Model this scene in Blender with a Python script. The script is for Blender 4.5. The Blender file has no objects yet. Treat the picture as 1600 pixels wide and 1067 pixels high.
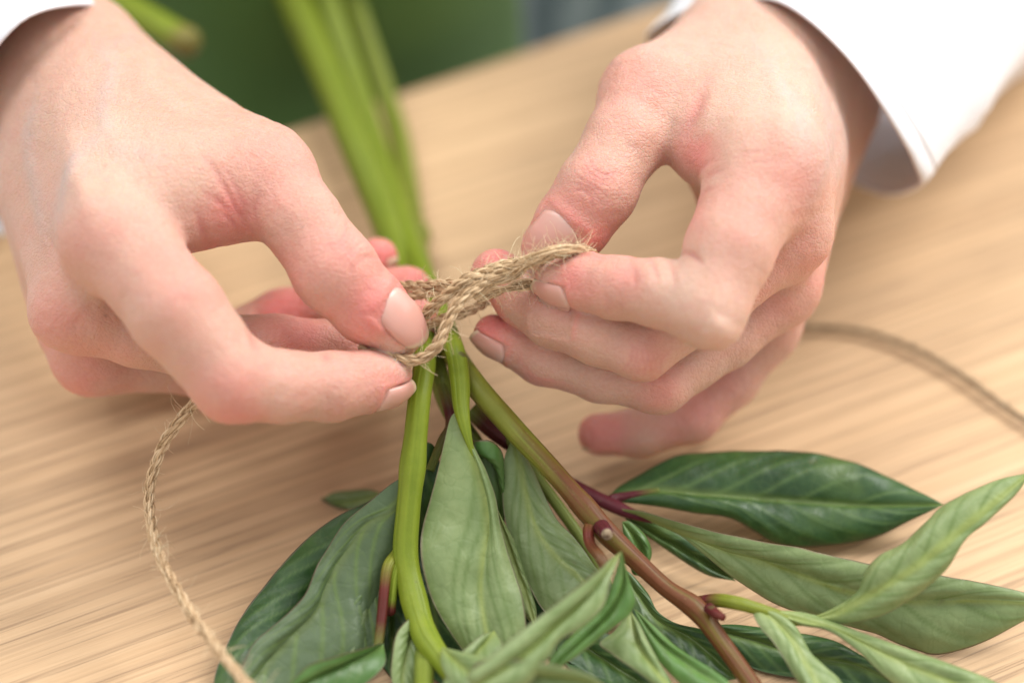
import bpy, math, random
import numpy as np
from mathutils import Vector, Matrix

rng = np.random.default_rng(7)
random.seed(7)
SC = bpy.context.scene
COL = SC.collection

# ------------------------------------------------------------------ camera
PITCH = math.radians(42.0)
DIST = 540.0                       # mm, camera to plane of focus
FPX = 85.0 / 36.0 * 1600.0         # focal length in photograph pixels
ZF = 50.6                          # height of the focus point above the table (mm)
cp, sp = math.cos(PITCH), math.sin(PITCH)
RIGHT = np.array([1.0, 0, 0]); UP = np.array([0, sp, cp]); FWD = np.array([0, cp, -sp])
CAMPOS = np.array([0, 0, ZF]) - DIST * FWD

cam = bpy.data.cameras.new('camera'); camo = bpy.data.objects.new('camera', cam); COL.objects.link(camo)
cam.lens = 85; cam.sensor_width = 36; cam.clip_start = 0.01; cam.clip_end = 50
cam.dof.use_dof = True; cam.dof.focus_distance = DIST / 1000; cam.dof.aperture_fstop = 3.6; cam.dof.aperture_blades = 9
camo.location = Vector(CAMPOS / 1000); camo.rotation_euler = (math.pi / 2 - PITCH, 0, 0)
SC.camera = camo

# ------------------------------------------------------------------ light
w = bpy.data.worlds.new('World'); SC.world = w; w.use_nodes = True
w.node_tree.nodes['Background'].inputs[0].default_value = (0.98, 0.985, 1.0, 1)
w.node_tree.nodes['Background'].inputs[1].default_value = 0.80

def area(name, loc, target, size, power, col):
    l = bpy.data.lights.new(name, 'AREA'); l.shape = 'DISK'; l.size = size; l.energy = power; l.color = col
    o = bpy.data.objects.new(name, l); COL.objects.link(o); o.location = loc
    o.rotation_euler = (Vector(target) - Vector(loc)).to_track_quat('-Z', 'Y').to_euler()
area('window_light', (0.95, 0.45, 1.15), (0.02, 0.03, 0.04), 0.8, 22.5, (1.0, 0.985, 0.96))
area('overhead_light', (-0.45, 0.35, 1.35), (0, 0.02, 0.04), 0.8, 10.5, (1.0, 0.985, 0.96))
SC.view_settings.view_transform = 'Standard'; SC.view_settings.look = 'None'
SC.view_settings.exposure = 0.10; SC.view_settings.gamma = 1.0

# ------------------------------------------------------------------ helpers
def U(px, py, e):
    """a point of the place (mm) from where it is seen and its distance e in front of the plane of focus"""
    d = DIST - e
    return CAMPOS + (px - 800) / FPX * d * RIGHT + (533.5 - py) / FPX * d * UP + d * FWD
def RR(r, e): return r / FPX * (DIST - e)
def UT(px, py, z):
    """point at height z (mm) above the table"""
    v = (px - 800) / FPX * RIGHT + (533.5 - py) / FPX * UP + FWD
    t = (z - CAMPOS[2]) / v[2]
    return CAMPOS + t * v
def proj(P):
    q = P - CAMPOS; d = q @ FWD
    return np.stack([800 + FPX * (q @ RIGHT) / d, 533.5 - FPX * (q @ UP) / d, DIST - d], -1)
def arr(pts): return np.array([U(*p) for p in pts], float)
def spline(pts, n, closed=False):
    """Catmull-Rom through rows of pts (any columns), n samples, even in chord length"""
    P = np.asarray(pts, float)
    if len(P) == 2:
        return P[0] + np.linspace(0, 1, n)[:, None] * (P[1] - P[0])
    if closed: Q = np.vstack([P[-1], P, P[0], P[1]])
    else: Q = np.vstack([2 * P[0] - P[1], P, 2 * P[-1] - P[-2]])
    out = []; m = 40
    for i in range(len(Q) - 3):
        p0, p1, p2, p3 = Q[i:i + 4]
        t = np.linspace(0, 1, m, endpoint=False)[:, None]
        out.append(0.5 * (2 * p1 + (p2 - p0) * t + (2 * p0 - 5 * p1 + 4 * p2 - p3) * t ** 2 + (3 * p1 - p0 - 3 * p2 + p3) * t ** 3))
    out.append(Q[-2][None])
    O = np.vstack(out)
    L = np.r_[0, np.cumsum(np.linalg.norm(np.diff(O[:, :3], axis=0), axis=1))]
    s = np.linspace(0, L[-1], n, endpoint=not closed)
    return np.stack([np.interp(s, L, O[:, k]) for k in range(O.shape[1])], -1)
def unit(v): return v / np.maximum(np.linalg.norm(v, axis=-1, keepdims=True), 1e-9)

def vnoise(P, scale, seed=0):
    """smooth value noise in 3D, about -1..1"""
    p = P * scale; i = np.floor(p).astype(np.int64); f = p - i; f = f * f * (3 - 2 * f)
    def h(a):
        n = (a[..., 0] * 374761393 + a[..., 1] * 668265263 + a[..., 2] * 2147483647 + seed * 1274126177) & 0x7fffffff
        n = ((n ^ (n >> 13)) * 1274126177) & 0x7fffffff
        n = n ^ (n >> 16)
        return (n & 0xffff) / 32767.5 - 1
    r = 0
    for dx in (0, 1):
        for dy in (0, 1):
            for dz in (0, 1):
                wt = (f[..., 0] if dx else 1 - f[..., 0]) * (f[..., 1] if dy else 1 - f[..., 1]) * (f[..., 2] if dz else 1 - f[..., 2])
                r = r + wt * h(i + np.array([dx, dy, dz]))
    return r

def obj(name, V, F, mats, parent=None, attrs=None, smooth=True, fmat=None):
    """link ONE mesh object; V in mm of the place"""
    me = bpy.data.meshes.new(name)
    V = np.asarray(V, float) / 1000
    me.from_pydata(V.tolist() if len(V) < 1000 else V, [], F if isinstance(F, list) else np.asarray(F).tolist())
    for m in (mats if isinstance(mats, (list, tuple)) else [mats]): me.materials.append(m)
    if smooth: me.polygons.foreach_set('use_smooth', np.ones(len(me.polygons), bool))
    if fmat is not None: me.polygons.foreach_set('material_index', np.asarray(fmat, np.int32))
    for k, a in (attrs or {}).items():
        a = np.asarray(a, np.float32)
        if a.ndim == 1:
            at = me.attributes.new(k, 'FLOAT', 'POINT'); at.data.foreach_set('value', a)
        else:
            at = me.attributes.new(k, 'FLOAT_COLOR', 'POINT')
            at.data.foreach_set('color', np.c_[a, np.ones(len(a))].astype(np.float32).ravel())
    me.update()
    o = bpy.data.objects.new(name, me); COL.objects.link(o)
    if parent is not None:
        o.parent = parent
        if parent.type == 'EMPTY': o.matrix_parent_inverse = Matrix.Translation(parent.location).inverted()
    return o
def tag(o, label, cat, group=None):
    o['label'] = label; o['category'] = cat
    if group: o['group'] = group
    return o
def thing(name, loc_mm, label, cat, group=None):
    o = bpy.data.objects.new(name, None); COL.objects.link(o); o.empty_display_size = 0.01
    o.location = Vector(np.asarray(loc_mm) / 1000)
    return tag(o, label, cat, group)

def frames(P):
    T = unit(np.gradient(P, axis=0)); N = np.zeros_like(P)
    up = np.array([0.0, 0, 1]) if abs(T[0][2]) < 0.9 else np.array([1.0, 0, 0])
    n = unit(np.cross(T[0], up))
    for i in range(len(P)):
        n = n - T[i] * (n @ T[i]); n = n / max(np.linalg.norm(n), 1e-9); N[i] = n
    return T, N, np.cross(T, N)
def tube_vf(P, R, m=16, shape=None, cap=True, fr=None):
    """tube round the rows of P with radii R; returns verts, faces, and (s, angle) per vertex"""
    n = len(P); T, N, B = fr or frames(P); R = np.broadcast_to(R, (n,))
    a = np.arange(m) / m * 2 * math.pi
    rad = R[:, None] * (np.ones((n, m)) if shape is None else shape(np.linspace(0, 1, n)[:, None], a[None]))
    V = P[:, None] + rad[..., None] * (np.cos(a)[None, :, None] * N[:, None] + np.sin(a)[None, :, None] * B[:, None])
    i, j = np.meshgrid(np.arange(n - 1), np.arange(m), indexing='ij'); j2 = (j + 1) % m
    F = np.stack([i * m + j, i * m + j2, (i + 1) * m + j2, (i + 1) * m + j], -1).reshape(-1, 4).tolist()
    if cap: F += [list(range(m))[::-1], [(n - 1) * m + k for k in range(m)]]
    s = np.repeat(np.linspace(0, 1, n), m); an = np.tile(a, n)
    return V.reshape(-1, 3), F, s, an

# ------------------------------------------------------------------ materials
class NT:
    def __init__(s, name):
        s.m = bpy.data.materials.new(name); s.m.use_nodes = True; s.t = s.m.node_tree; s.b = s.t.nodes['Principled BSDF']
    def n(s, kind, ins=None, **kw):
        x = s.t.nodes.new(kind)
        for k, v in kw.items(): setattr(x, k, v)
        for k, v in (ins or {}).items(): s.put(x, k, v)
        return x
    def put(s, node, k, v):
        i = node.inputs[k]
        if isinstance(v, bpy.types.NodeSocket): s.t.links.new(v, i)
        elif isinstance(v, bpy.types.Node): s.t.links.new(v.outputs[0], i)
        else: i.default_value = v
    def attr(s, name, out='Fac'): return s.n('ShaderNodeAttribute', attribute_name=name).outputs[out]
    def co(s, scale=(1, 1, 1), rot=(0, 0, 0)):
        t = s.n('ShaderNodeTexCoord'); return s.n('ShaderNodeMapping', {'Vector': t.outputs['Object'], 'Scale': scale, 'Rotation': rot}).outputs[0]
    def noise(s, vec, scale, detail=3, rough=0.55, out='Fac'):
        return s.n('ShaderNodeTexNoise', {'Vector': vec, 'Scale': scale, 'Detail': detail, 'Roughness': rough}).outputs[out]
    def ramp(s, f, stops):
        r = s.n('ShaderNodeValToRGB', {'Fac': f}); e = r.color_ramp.elements
        while len(e) < len(stops): e.new(0.5)
        for x, (p, c) in zip(e, stops): x.position = p; x.color = (*c, 1) if len(c) == 3 else c
        return r.outputs[0]
    def mix(s, f, a, b, mode='MIX'):
        x = s.n('ShaderNodeMix', data_type='RGBA', blend_type=mode)
        for k, v in ((0, f), (6, a), (7, b)):
            if isinstance(v, tuple) and len(v) == 3: v = (*v, 1)
            s.put(x, k, v)
        return x.outputs[2]
    def math(s, op, a, b=0.0):
        x = s.n('ShaderNodeMath', operation=op); s.put(x, 0, a); s.put(x, 1, b); return x.outputs[0]
    def bump(s, h, strength, dist, normal=None):
        x = s.n('ShaderNodeBump', {'Height': h, 'Strength': strength, 'Distance': dist})
        if normal is not None: s.put(x, 'Normal', normal)
        return x.outputs[0]
    def set(s, **kw):
        for k, v in kw.items(): s.put(s.b, k.replace('_', ' '), (*v, 1) if isinstance(v, tuple) and len(v) == 3 and 'Color' in k else v)
        return s.m

TABLE_ROT = math.radians(27.0)
def mat_wood():
    t = NT('oak_veneer')
    c = t.co(rot=(0, 0, -TABLE_ROT))
    st = t.n('ShaderNodeMapping', {'Vector': c, 'Scale': (3, 300, 300)}).outputs[0]       # long streaks along the grain
    wide = t.noise(t.n('ShaderNodeMapping', {'Vector': c, 'Scale': (3, 40, 40)}).outputs[0], 1.0, 3)
    stn = t.noise(st, 1.0, 4, 0.65)
    fine = t.noise(t.n('ShaderNodeMapping', {'Vector': c, 'Scale': (60, 1500, 1500)}).outputs[0], 1.0, 3, 0.6)
    pore = t.noise(t.n('ShaderNodeMapping', {'Vector': c, 'Scale': (38, 1500, 1500)}).outputs[0], 1.0, 2, 0.5)
    base = t.ramp(stn, [(0.30, (0.60, 0.400, 0.225)), (0.5, (0.665, 0.458, 0.268)), (0.70, (0.715, 0.505, 0.305))])
    base = t.mix(t.math('MULTIPLY', wide, 0.5), base, (0.70, 0.465, 0.262), 'MIX')
    base = t.mix(t.ramp(fine, [(0.35, (0.28,) * 3), (0.6, (0, 0, 0))]), base, (0.48, 0.31, 0.17))
    # open pores: short dark dashes gathered in the softer bands of the grain
    bandf = t.noise(t.n('ShaderNodeMapping', {'Vector': c, 'Scale': (2.2, 400, 400)}).outputs[0], 1.0, 2, 0.5)
    band = t.ramp(bandf, [(0.46, (0, 0, 0)), (0.58, (1, 1, 1))])
    dash = t.math('MULTIPLY', t.ramp(pore, [(0.52, (0, 0, 0)), (0.64, (0.8,) * 3)]), band)
    base = t.mix(dash, base, (0.19, 0.12, 0.075))
    base = t.mix(t.math('MULTIPLY', band, 0.60), base, (0.50, 0.33, 0.19))
    thin = t.noise(t.n('ShaderNodeMapping', {'Vector': c, 'Scale': (1.6, 620, 620)}).outputs[0], 1.0, 2, 0.5)
    base = t.mix(t.ramp(thin, [(0.54, (0, 0, 0)), (0.66, (0.5,) * 3)]), base, (0.40, 0.255, 0.145))
    spots = t.ramp(t.noise(t.n('ShaderNodeMapping', {'Vector': c, 'Scale': (30, 55, 55)}).outputs[0], 1.0, 1), [(0.74, (0, 0, 0)), (0.80, (0.5,) * 3)])
    base = t.mix(spots, base, (0.26, 0.16, 0.09))
    nrm = t.bump(t.math('SUBTRACT', fine, dash), 0.35, 0.0004)
    return t.set(Base_Color=base, Roughness=0.55, Normal=nrm, Specular_IOR_Level=0.35)
def mat_skin():
    t = NT('skin')
    c = t.co()
    col = t.attr('col', 'Color')
    mott = t.noise(c, 150, 3, 0.6)
    col = t.mix(t.ramp(mott, [(0.38, (0.30,) * 3), (0.62, (0, 0, 0))]), col, t.mix(1.0, col, (1.0, 0.83, 0.80), 'MULTIPLY'))
    tiny = t.noise(c, 1100, 3, 0.65)
    col = t.mix(t.ramp(tiny, [(0.38, (0.34,) * 3), (0.58, (0, 0, 0))]), col, t.mix(1.0, col, (0.88, 0.76, 0.72), 'MULTIPLY'))
    vor = t.n('ShaderNodeTexVoronoi', {'Vector': t.n('ShaderNodeVectorMath', {0: c, 1: t.n('ShaderNodeTexNoise', {'Vector': c, 'Scale': 500.0}).outputs['Color']}, operation='ADD').outputs[0] if False else c, 'Scale': 1250.0}, feature='DISTANCE_TO_EDGE').outputs['Distance']
    lines = t.n('ShaderNodeTexVoronoi', {'Vector': t.n('ShaderNodeMapping', {'Vector': c, 'Scale': (1.0, 2.0, 1.3), 'Rotation': (0.4, 0.2, 0.8)}).outputs[0], 'Scale': 520.0}, feature='DISTANCE_TO_EDGE').outputs['Distance']
    h = t.math('ADD', t.ramp(vor, [(0.0, (0, 0, 0)), (0.28, (0.5,) * 3)]), t.ramp(lines, [(0.0, (0, 0, 0)), (0.14, (0.6,) * 3)]))
    h = t.math('ADD', h, t.math('MULTIPLY', t.noise(c, 420, 2), 1.2))
    nrm = t.bump(h, 0.55, 0.00024)
    rough = t.ramp(t.noise(c, 300, 2), [(0.3, (0.40,) * 3), (0.7, (0.55,) * 3)])
    return t.set(Base_Color=col, Roughness=rough, Normal=nrm, Subsurface_Weight=0.85, Subsurface_Radius=(1.0, 0.33, 0.18), Subsurface_Scale=0.0016, Specular_IOR_Level=0.42)
def mat_nail():
    t = NT('fingernail')
    col = t.attr('col', 'Color')
    c = t.co()
    return t.set(Base_Color=col, Roughness=0.33, Subsurface_Weight=0.5, Subsurface_Radius=(1, .4, .3), Subsurface_Scale=0.0012, Specular_IOR_Level=0.5,
                 Normal=t.bump(t.noise(c, 700, 2), 0.1, 0.0002))
def mat_leaf(name, upper):
    t = NT(name)
    c = t.co(); vein = t.attr('vein'); mid = t.attr('mid'); edge = t.attr('edge'); tint = t.attr('tint')
    n1 = t.noise(c, 90, 4, 0.6); n2 = t.noise(c, 700, 2)
    if upper:
        base = t.ramp(n1, [(0.3, (0.022, 0.066, 0.017)), (0.55, (0.036, 0.098, 0.022)), (0.75, (0.066, 0.140, 0.028))])
        blot = t.ramp(t.noise(c, 42, 3), [(0.60, (0, 0, 0)), (0.74, (0.55,) * 3)])
        base = t.mix(blot, base, (0.14, 0.22, 0.045))
        base = t.mix(tint, base, (0.135, 0.29, 0.06)); vc = (0.105, 0.19, 0.05)
    else:
        base = t.ramp(n1, [(0.3, (0.185, 0.262, 0.095)), (0.5, (0.235, 0.315, 0.122)), (0.75, (0.29, 0.365, 0.15))])
        base = t.mix(tint, base, (0.062, 0.108, 0.052)); vc = (0.13, 0.205, 0.05)
    base = t.mix(t.math('MULTIPLY', t.ramp(n2, [(0.4, (0, 0, 0)), (0.65, (1, 1, 1))]), 0.16), base, t.mix(1.0, base, (0.7, 0.75, 0.6), 'MULTIPLY'))
    base = t.mix(t.math('MULTIPLY', vein, 0.85), base, vc)
    base = t.mix(t.math('MULTIPLY', mid, t.math('SUBTRACT', 0.7, t.math('MULTIPLY', tint, 0.6))), base, (0.19, 0.27, 0.06) if upper else (0.29, 0.35, 0.075))
    net = t.n('ShaderNodeTexVoronoi', {'Vector': t.n('ShaderNodeVectorMath', {0: c, 1: t.n('ShaderNodeVectorMath', {0: t.noise(c, 160, 2, 0.5, 'Color'), 1: (0.006, 0.006, 0.006)}, operation='MULTIPLY').outputs[0]}, operation='ADD').outputs[0], 'Scale': 250.0, 'Randomness': 1.0}, feature='DISTANCE_TO_EDGE').outputs['Distance']
    base = t.mix(t.ramp(net, [(0.0, (0.20,) * 3), (0.06, (0, 0, 0))]), base, vc)
    nick = t.ramp(t.noise(c, 120, 2), [(0.70, (0, 0, 0)), (0.76, (0.5,) * 3)])
    base = t.mix(nick, base, (0.16, 0.15, 0.06))
    base = t.mix(t.math('MULTIPLY', edge, 0.75), base, (0.16, 0.075, 0.055))
    vor = t.n('ShaderNodeTexVoronoi', {'Vector': c, 'Scale': 260.0}, feature='DISTANCE_TO_EDGE').outputs['Distance']
    h = t.math('ADD', t.math('MULTIPLY', t.ramp(vor, [(0.0, (0, 0, 0)), (0.15, (1, 1, 1))]), 0.6), t.math('MULTIPLY', n2, 0.7))
    nrm = t.bump(h, 0.16 if upper else 0.24, 0.0003)
    t.set(Base_Color=base, Roughness=0.42 if upper else 0.48, Normal=nrm, Specular_IOR_Level=0.5)
    # thin blade: a little light passes through
    tr = t.n('ShaderNodeBsdfTranslucent', {'Color': t.mix(1.0, base, (1.0, 1.0, 0.55), 'MULTIPLY')})
    mx = t.n('ShaderNodeMixShader', {0: 0.14, 1: t.b.outputs[0], 2: tr.outputs[0]})
    t.t.links.new(mx.outputs[0], t.t.nodes['Material Output'].inputs[0])
    return t.m
def mat_stem():
    t = NT('stem_skin')
    c = t.co(); col = t.attr('col', 'Color')
    n = t.noise(c, 260, 3); s = t.noise(c, 1200, 2)
    col = t.mix(t.ramp(n, [(0.35, (0.4,) * 3), (0.65, (0, 0, 0))]), col, t.mix(1.0, col, (0.72, 0.78, 0.62), 'MULTIPLY'))
    rid = t.attr('ridge')
    col = t.mix(t.math('MULTIPLY', rid, 0.45), col, t.mix(1.0, col, (0.60, 0.68, 0.5), 'MULTIPLY'))
    scar = t.ramp(t.noise(c, 210, 1), [(0.73, (0, 0, 0)), (0.77, (0.8,) * 3)])
    col = t.mix(scar, col, (0.10, 0.085, 0.035))
    col = t.mix(t.ramp(s, [(0.64, (0, 0, 0)), (0.76, (0.15,) * 3)]), col, (0.36, 0.34, 0.14))
    return t.set(Base_Color=col, Roughness=0.48, Specular_IOR_Level=0.3, Normal=t.bump(t.math('SUBTRACT', t.math('ADD', n, t.math('MULTIPLY', s, 0.4)), t.math('MULTIPLY', rid, 1.2)), 0.28, 0.0004), Subsurface_Weight=0.12, Subsurface_Radius=(0.6, 1, 0.3), Subsurface_Scale=0.001)
def mat_bark():
    t = NT('dry_cut'); c = t.co()
    n = t.noise(c, 900, 3)
    return t.set(Base_Color=t.ramp(n, [(0.3, (0.12, 0.07, 0.04)), (0.7, (0.42, 0.32, 0.2))]), Roughness=0.8, Normal=t.bump(n, 0.8, 0.0006))
def mat_jute():
    t = NT('jute_fibre'); c = t.co()
    col = t.attr('col', 'Color'); n = t.noise(c, 800, 3)
    col = t.mix(t.ramp(n, [(0.35, (0.5,) * 3), (0.6, (0, 0, 0))]), col, t.mix(1.0, col, (0.68, 0.6, 0.52), 'MULTIPLY'))
    return t.set(Base_Color=col, Roughness=0.62, Specular_IOR_Level=0.35)
def mat_cloth(name, colour, scale=2600, rough=0.85, bumpd=0.0002):
    t = NT(name); c = t.co()
    wv = t.n('ShaderNodeTexWave', {'Vector': c, 'Scale': scale * 0.3, 'Distortion': 1.0}, bands_direction='DIAGONAL').outputs['Fac']
    n = t.noise(c, scale * 0.5, 2); big = t.noise(c, 25, 2)
    base = t.mix(t.math('MULTIPLY', big, 0.18), colour, tuple(x * 0.8 for x in colour))
    return t.set(Base_Color=base, Roughness=rough, Normal=t.bump(t.math('ADD', wv, n), 0.4, bumpd), Sheen_Weight=0.15)
def mat_denim():
    t = NT('patterned_cloth'); c = t.co()
    n = t.noise(t.n('ShaderNodeMapping', {'Vector': c, 'Scale': (70, 12, 12)}).outputs[0], 1.0, 3)
    return t.set(Base_Color=t.ramp(n, [(0.3, (0.06, 0.085, 0.10)), (0.5, (0.22, 0.27, 0.29)), (0.62, (0.50, 0.54, 0.56)), (0.7, (0.16, 0.19, 0.2))]), Roughness=0.9)
WOOD, SKIN, NAIL, STEM, JUTE, BARK = mat_wood(), mat_skin(), mat_nail(), mat_stem(), mat_jute(), mat_bark()
LEAF_UP, LEAF_DN = mat_leaf('leaf_upper_side', True), mat_leaf('leaf_underside', False)
SHIRT = mat_cloth('white_cotton', (0.80, 0.80, 0.83)); APRON = mat_cloth('green_cotton', (0.062, 0.140, 0.020), 1500, 0.9, 0.0003); DENIM = mat_denim()

# ------------------------------------------------------------------ table
def build_table():
    a, b = UT(470, 192, 0), UT(1040, 2, 0)
    ex = unit(b - a); ey = np.array([-ex[1], ex[0], 0.0])          # along the edge, away from the camera
    o = (a + b) / 2
    L0, L1, D, T = -900, 900, 1000, 28
    nb = 7; prof = []
    for k in range(nb + 1):                                        # rounded far arris
        t = k / nb * math.pi / 2; prof.append((-3 + 3 * math.sin(t), -3 + 3 * math.cos(t)))
    prof = [(-D, 0)] + prof + [(0, -T), (-D, -T)]
    V, F = [], []
    for u in (L0, L1):
        for (y, z) in prof: V.append(o + ex * u + ey * y + np.array([0, 0, z]))
    n = len(prof)
    for k in range(n): F.append([k, (k + 1) % n, n + (k + 1) % n, n + k])
    F += [list(range(n))[::-1], [n + k for k in range(n)]]
    t = obj('table', V, F, WOOD, smooth=False)
    tag(t, 'pale oak table top with fine dark grain under the hands and leaves', 'table')
build_table()

# ------------------------------------------------------------------ hands
def roundcone(P, a, b, r1, r2):
    ba = b - a; l2 = ba @ ba; rr = r1 - r2; a2 = l2 - rr * rr
    if a2 <= 1e-6:
        c, r = (a, r1) if r1 > r2 else (b, r2)
        return np.linalg.norm(P - c, axis=1) - r
    pa = P - a; y = pa @ ba; z = y - l2
    q = pa * l2 - ba * y[:, None]; x2 = (q * q).sum(1); y2 = y * y * l2; z2 = z * z * l2
    k = np.sign(rr) * rr * rr * x2; il2 = 1 / l2
    d = (np.sqrt(x2 * a2 * il2) + y * rr) * il2 - r1
    m1 = np.sign(z) * a2 * z2 > k; m2 = (~m1) & (np.sign(y) * a2 * y2 < k)
    d = np.where(m1, np.sqrt(x2 + z2) * il2 - r2, d)
    return np.where(m2, np.sqrt(x2 + y2) * il2 - r1, d)
def smin(a, b, k):
    h = np.maximum(k - np.abs(a - b), 0) / k
    return np.minimum(a, b) - h * h * k * 0.25

class Hand:
    def __init__(s, palm, fingers, kp=13.0, kf=5.0, ks=2.2):
        cv = lambda p: (U(p[0], p[1], p[2]), RR(p[3], p[2]))
        s.palm = [(cv(a), cv(b)) for a, b in palm]
        s.fing = [[cv(p) for p in f] for f in fingers]
        s.kp, s.kf, s.ks = kp, kf, ks
        allp = np.array([c for pr in s.palm for c, r in pr] + [c for f in s.fing for c, r in f])
        s.lo, s.hi = allp.min(0) - 18, allp.max(0) + 18
    def sdf(s, P):
        pd = None
        for (a, ra), (b, rb) in s.palm:
            d = roundcone(P, a, b, ra, rb); pd = d if pd is None else smin(pd, d, s.kp)
        out = None
        for f in s.fing:
            fd = None
            for (a, ra), (b, rb) in zip(f[:-1], f[1:]):
                d = roundcone(P, a, b, ra, rb); fd = d if fd is None else smin(fd, d, s.ks)
            hd = smin(pd, fd, s.kf)
            out = hd if out is None else smin(out, hd, 0.7)
        return out
    def grad(s, P, h=0.25):
        K = np.array([[1, -1, -1], [-1, -1, 1], [-1, 1, -1], [1, 1, 1]], float)
        return unit(sum(k * s.sdf(P + h * k)[:, None] for k in K))
    def mesh(s, vox):
        C = 4; big = vox * C
        n = np.ceil((s.hi - s.lo) / big).astype(int) + 1
        g = np.stack(np.meshgrid(*[np.arange(k) for k in n], indexing='ij'), -1).reshape(-1, 3)
        dc = s.sdf(s.lo + (g + 0.5) * big - 0.5 * vox).reshape(n)
        near = np.abs(dc) < big * 1.2
        V = np.repeat(np.repeat(np.repeat(dc, C, 0), C, 1), C, 2).astype(np.float32)
        M = np.repeat(np.repeat(np.repeat(near, C, 0), C, 1), C, 2)
        idx = np.argwhere(M)
        V[M] = s.sdf(s.lo + idx * vox)
        ins = V < 0
        # surface nets
        nx, ny, nz = V.shape
        c = [ins[i:nx - 1 + i, j:ny - 1 + j, k:nz - 1 + k] for i in (0, 1) for j in (0, 1) for k in (0, 1)]
        cnt = sum(x.astype(np.int8) for x in c); act = (cnt > 0) & (cnt < 8)
        cells = np.argwhere(act); vid = -np.ones(act.shape, np.int64); vid[act] = np.arange(len(cells))
        acc = np.zeros((len(cells), 3)); num = np.zeros(len(cells))
        cor = [(i, j, k) for i in (0, 1) for j in (0, 1) for k in (0, 1)]
        for A in cor:
            for ax in range(3):
                if A[ax]: continue
                B = list(A); B[ax] = 1
                va = V[cells[:, 0] + A[0], cells[:, 1] + A[1], cells[:, 2] + A[2]]
                vb = V[cells[:, 0] + B[0], cells[:, 1] + B[1], cells[:, 2] + B[2]]
                m = (va < 0) != (vb < 0)
                t = np.where(m, va / np.where(m, va - vb, 1), 0)
                p = np.array(A, float) + t[:, None] * (np.array(B) - np.array(A))
                acc += np.where(m[:, None], p, 0); num += m
        P = s.lo + (cells + acc / num[:, None]) * vox
        F = []
        for ax in range(3):
            sl = [slice(1, None)] * 3; s0 = [slice(1, -1)] * 3
            a0 = [slice(1, -1)] * 3; a1 = [slice(1, -1)] * 3
            a0[ax] = slice(0, -1); a1[ax] = slice(1, None)
            A, B = ins[tuple(a0)], ins[tuple(a1)]
            off = np.array([1, 1, 1]); off[ax] = 0
            e = np.argwhere(A != B); flip = A[tuple(e.T)]
            e = e + off
            u, v = (ax + 1) % 3, (ax + 2) % 3
            du = np.zeros(3, int); du[u] = 1; dv = np.zeros(3, int); dv[v] = 1
            q = [vid[tuple((e + d).T)] for d in (-du - dv, -dv, 0 * du, -du)]
            Q = np.stack(q, -1)
            Q = np.where(flip[:, None], Q, Q[:, ::-1]); F.append(Q)
        F = np.vstack(F); F = F[(F >= 0).all(1)]
        for _ in range(2):
            G = s.grad(P); P = P - G * np.clip(s.sdf(P), -vox, vox)[:, None]
        return P, F, s.grad(P)

def polydist(xy, pl):
    """distance of points to a 2D polyline and position 0..1 along it"""
    best = np.full(len(xy), 1e9); par = np.zeros(len(xy)); pl = np.asarray(pl, float)
    n = len(pl) - 1
    for i in range(n):
        a, b = pl[i], pl[i + 1]; d = b - a
        t = np.clip(((xy - a) @ d) / max(d @ d, 1e-9), 0, 1)
        r = np.linalg.norm(xy - a - t[:, None] * d, axis=1)
        m = r < best; best[m] = r[m]; par[m] = (i + t[m]) / n
    return best, par

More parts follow.
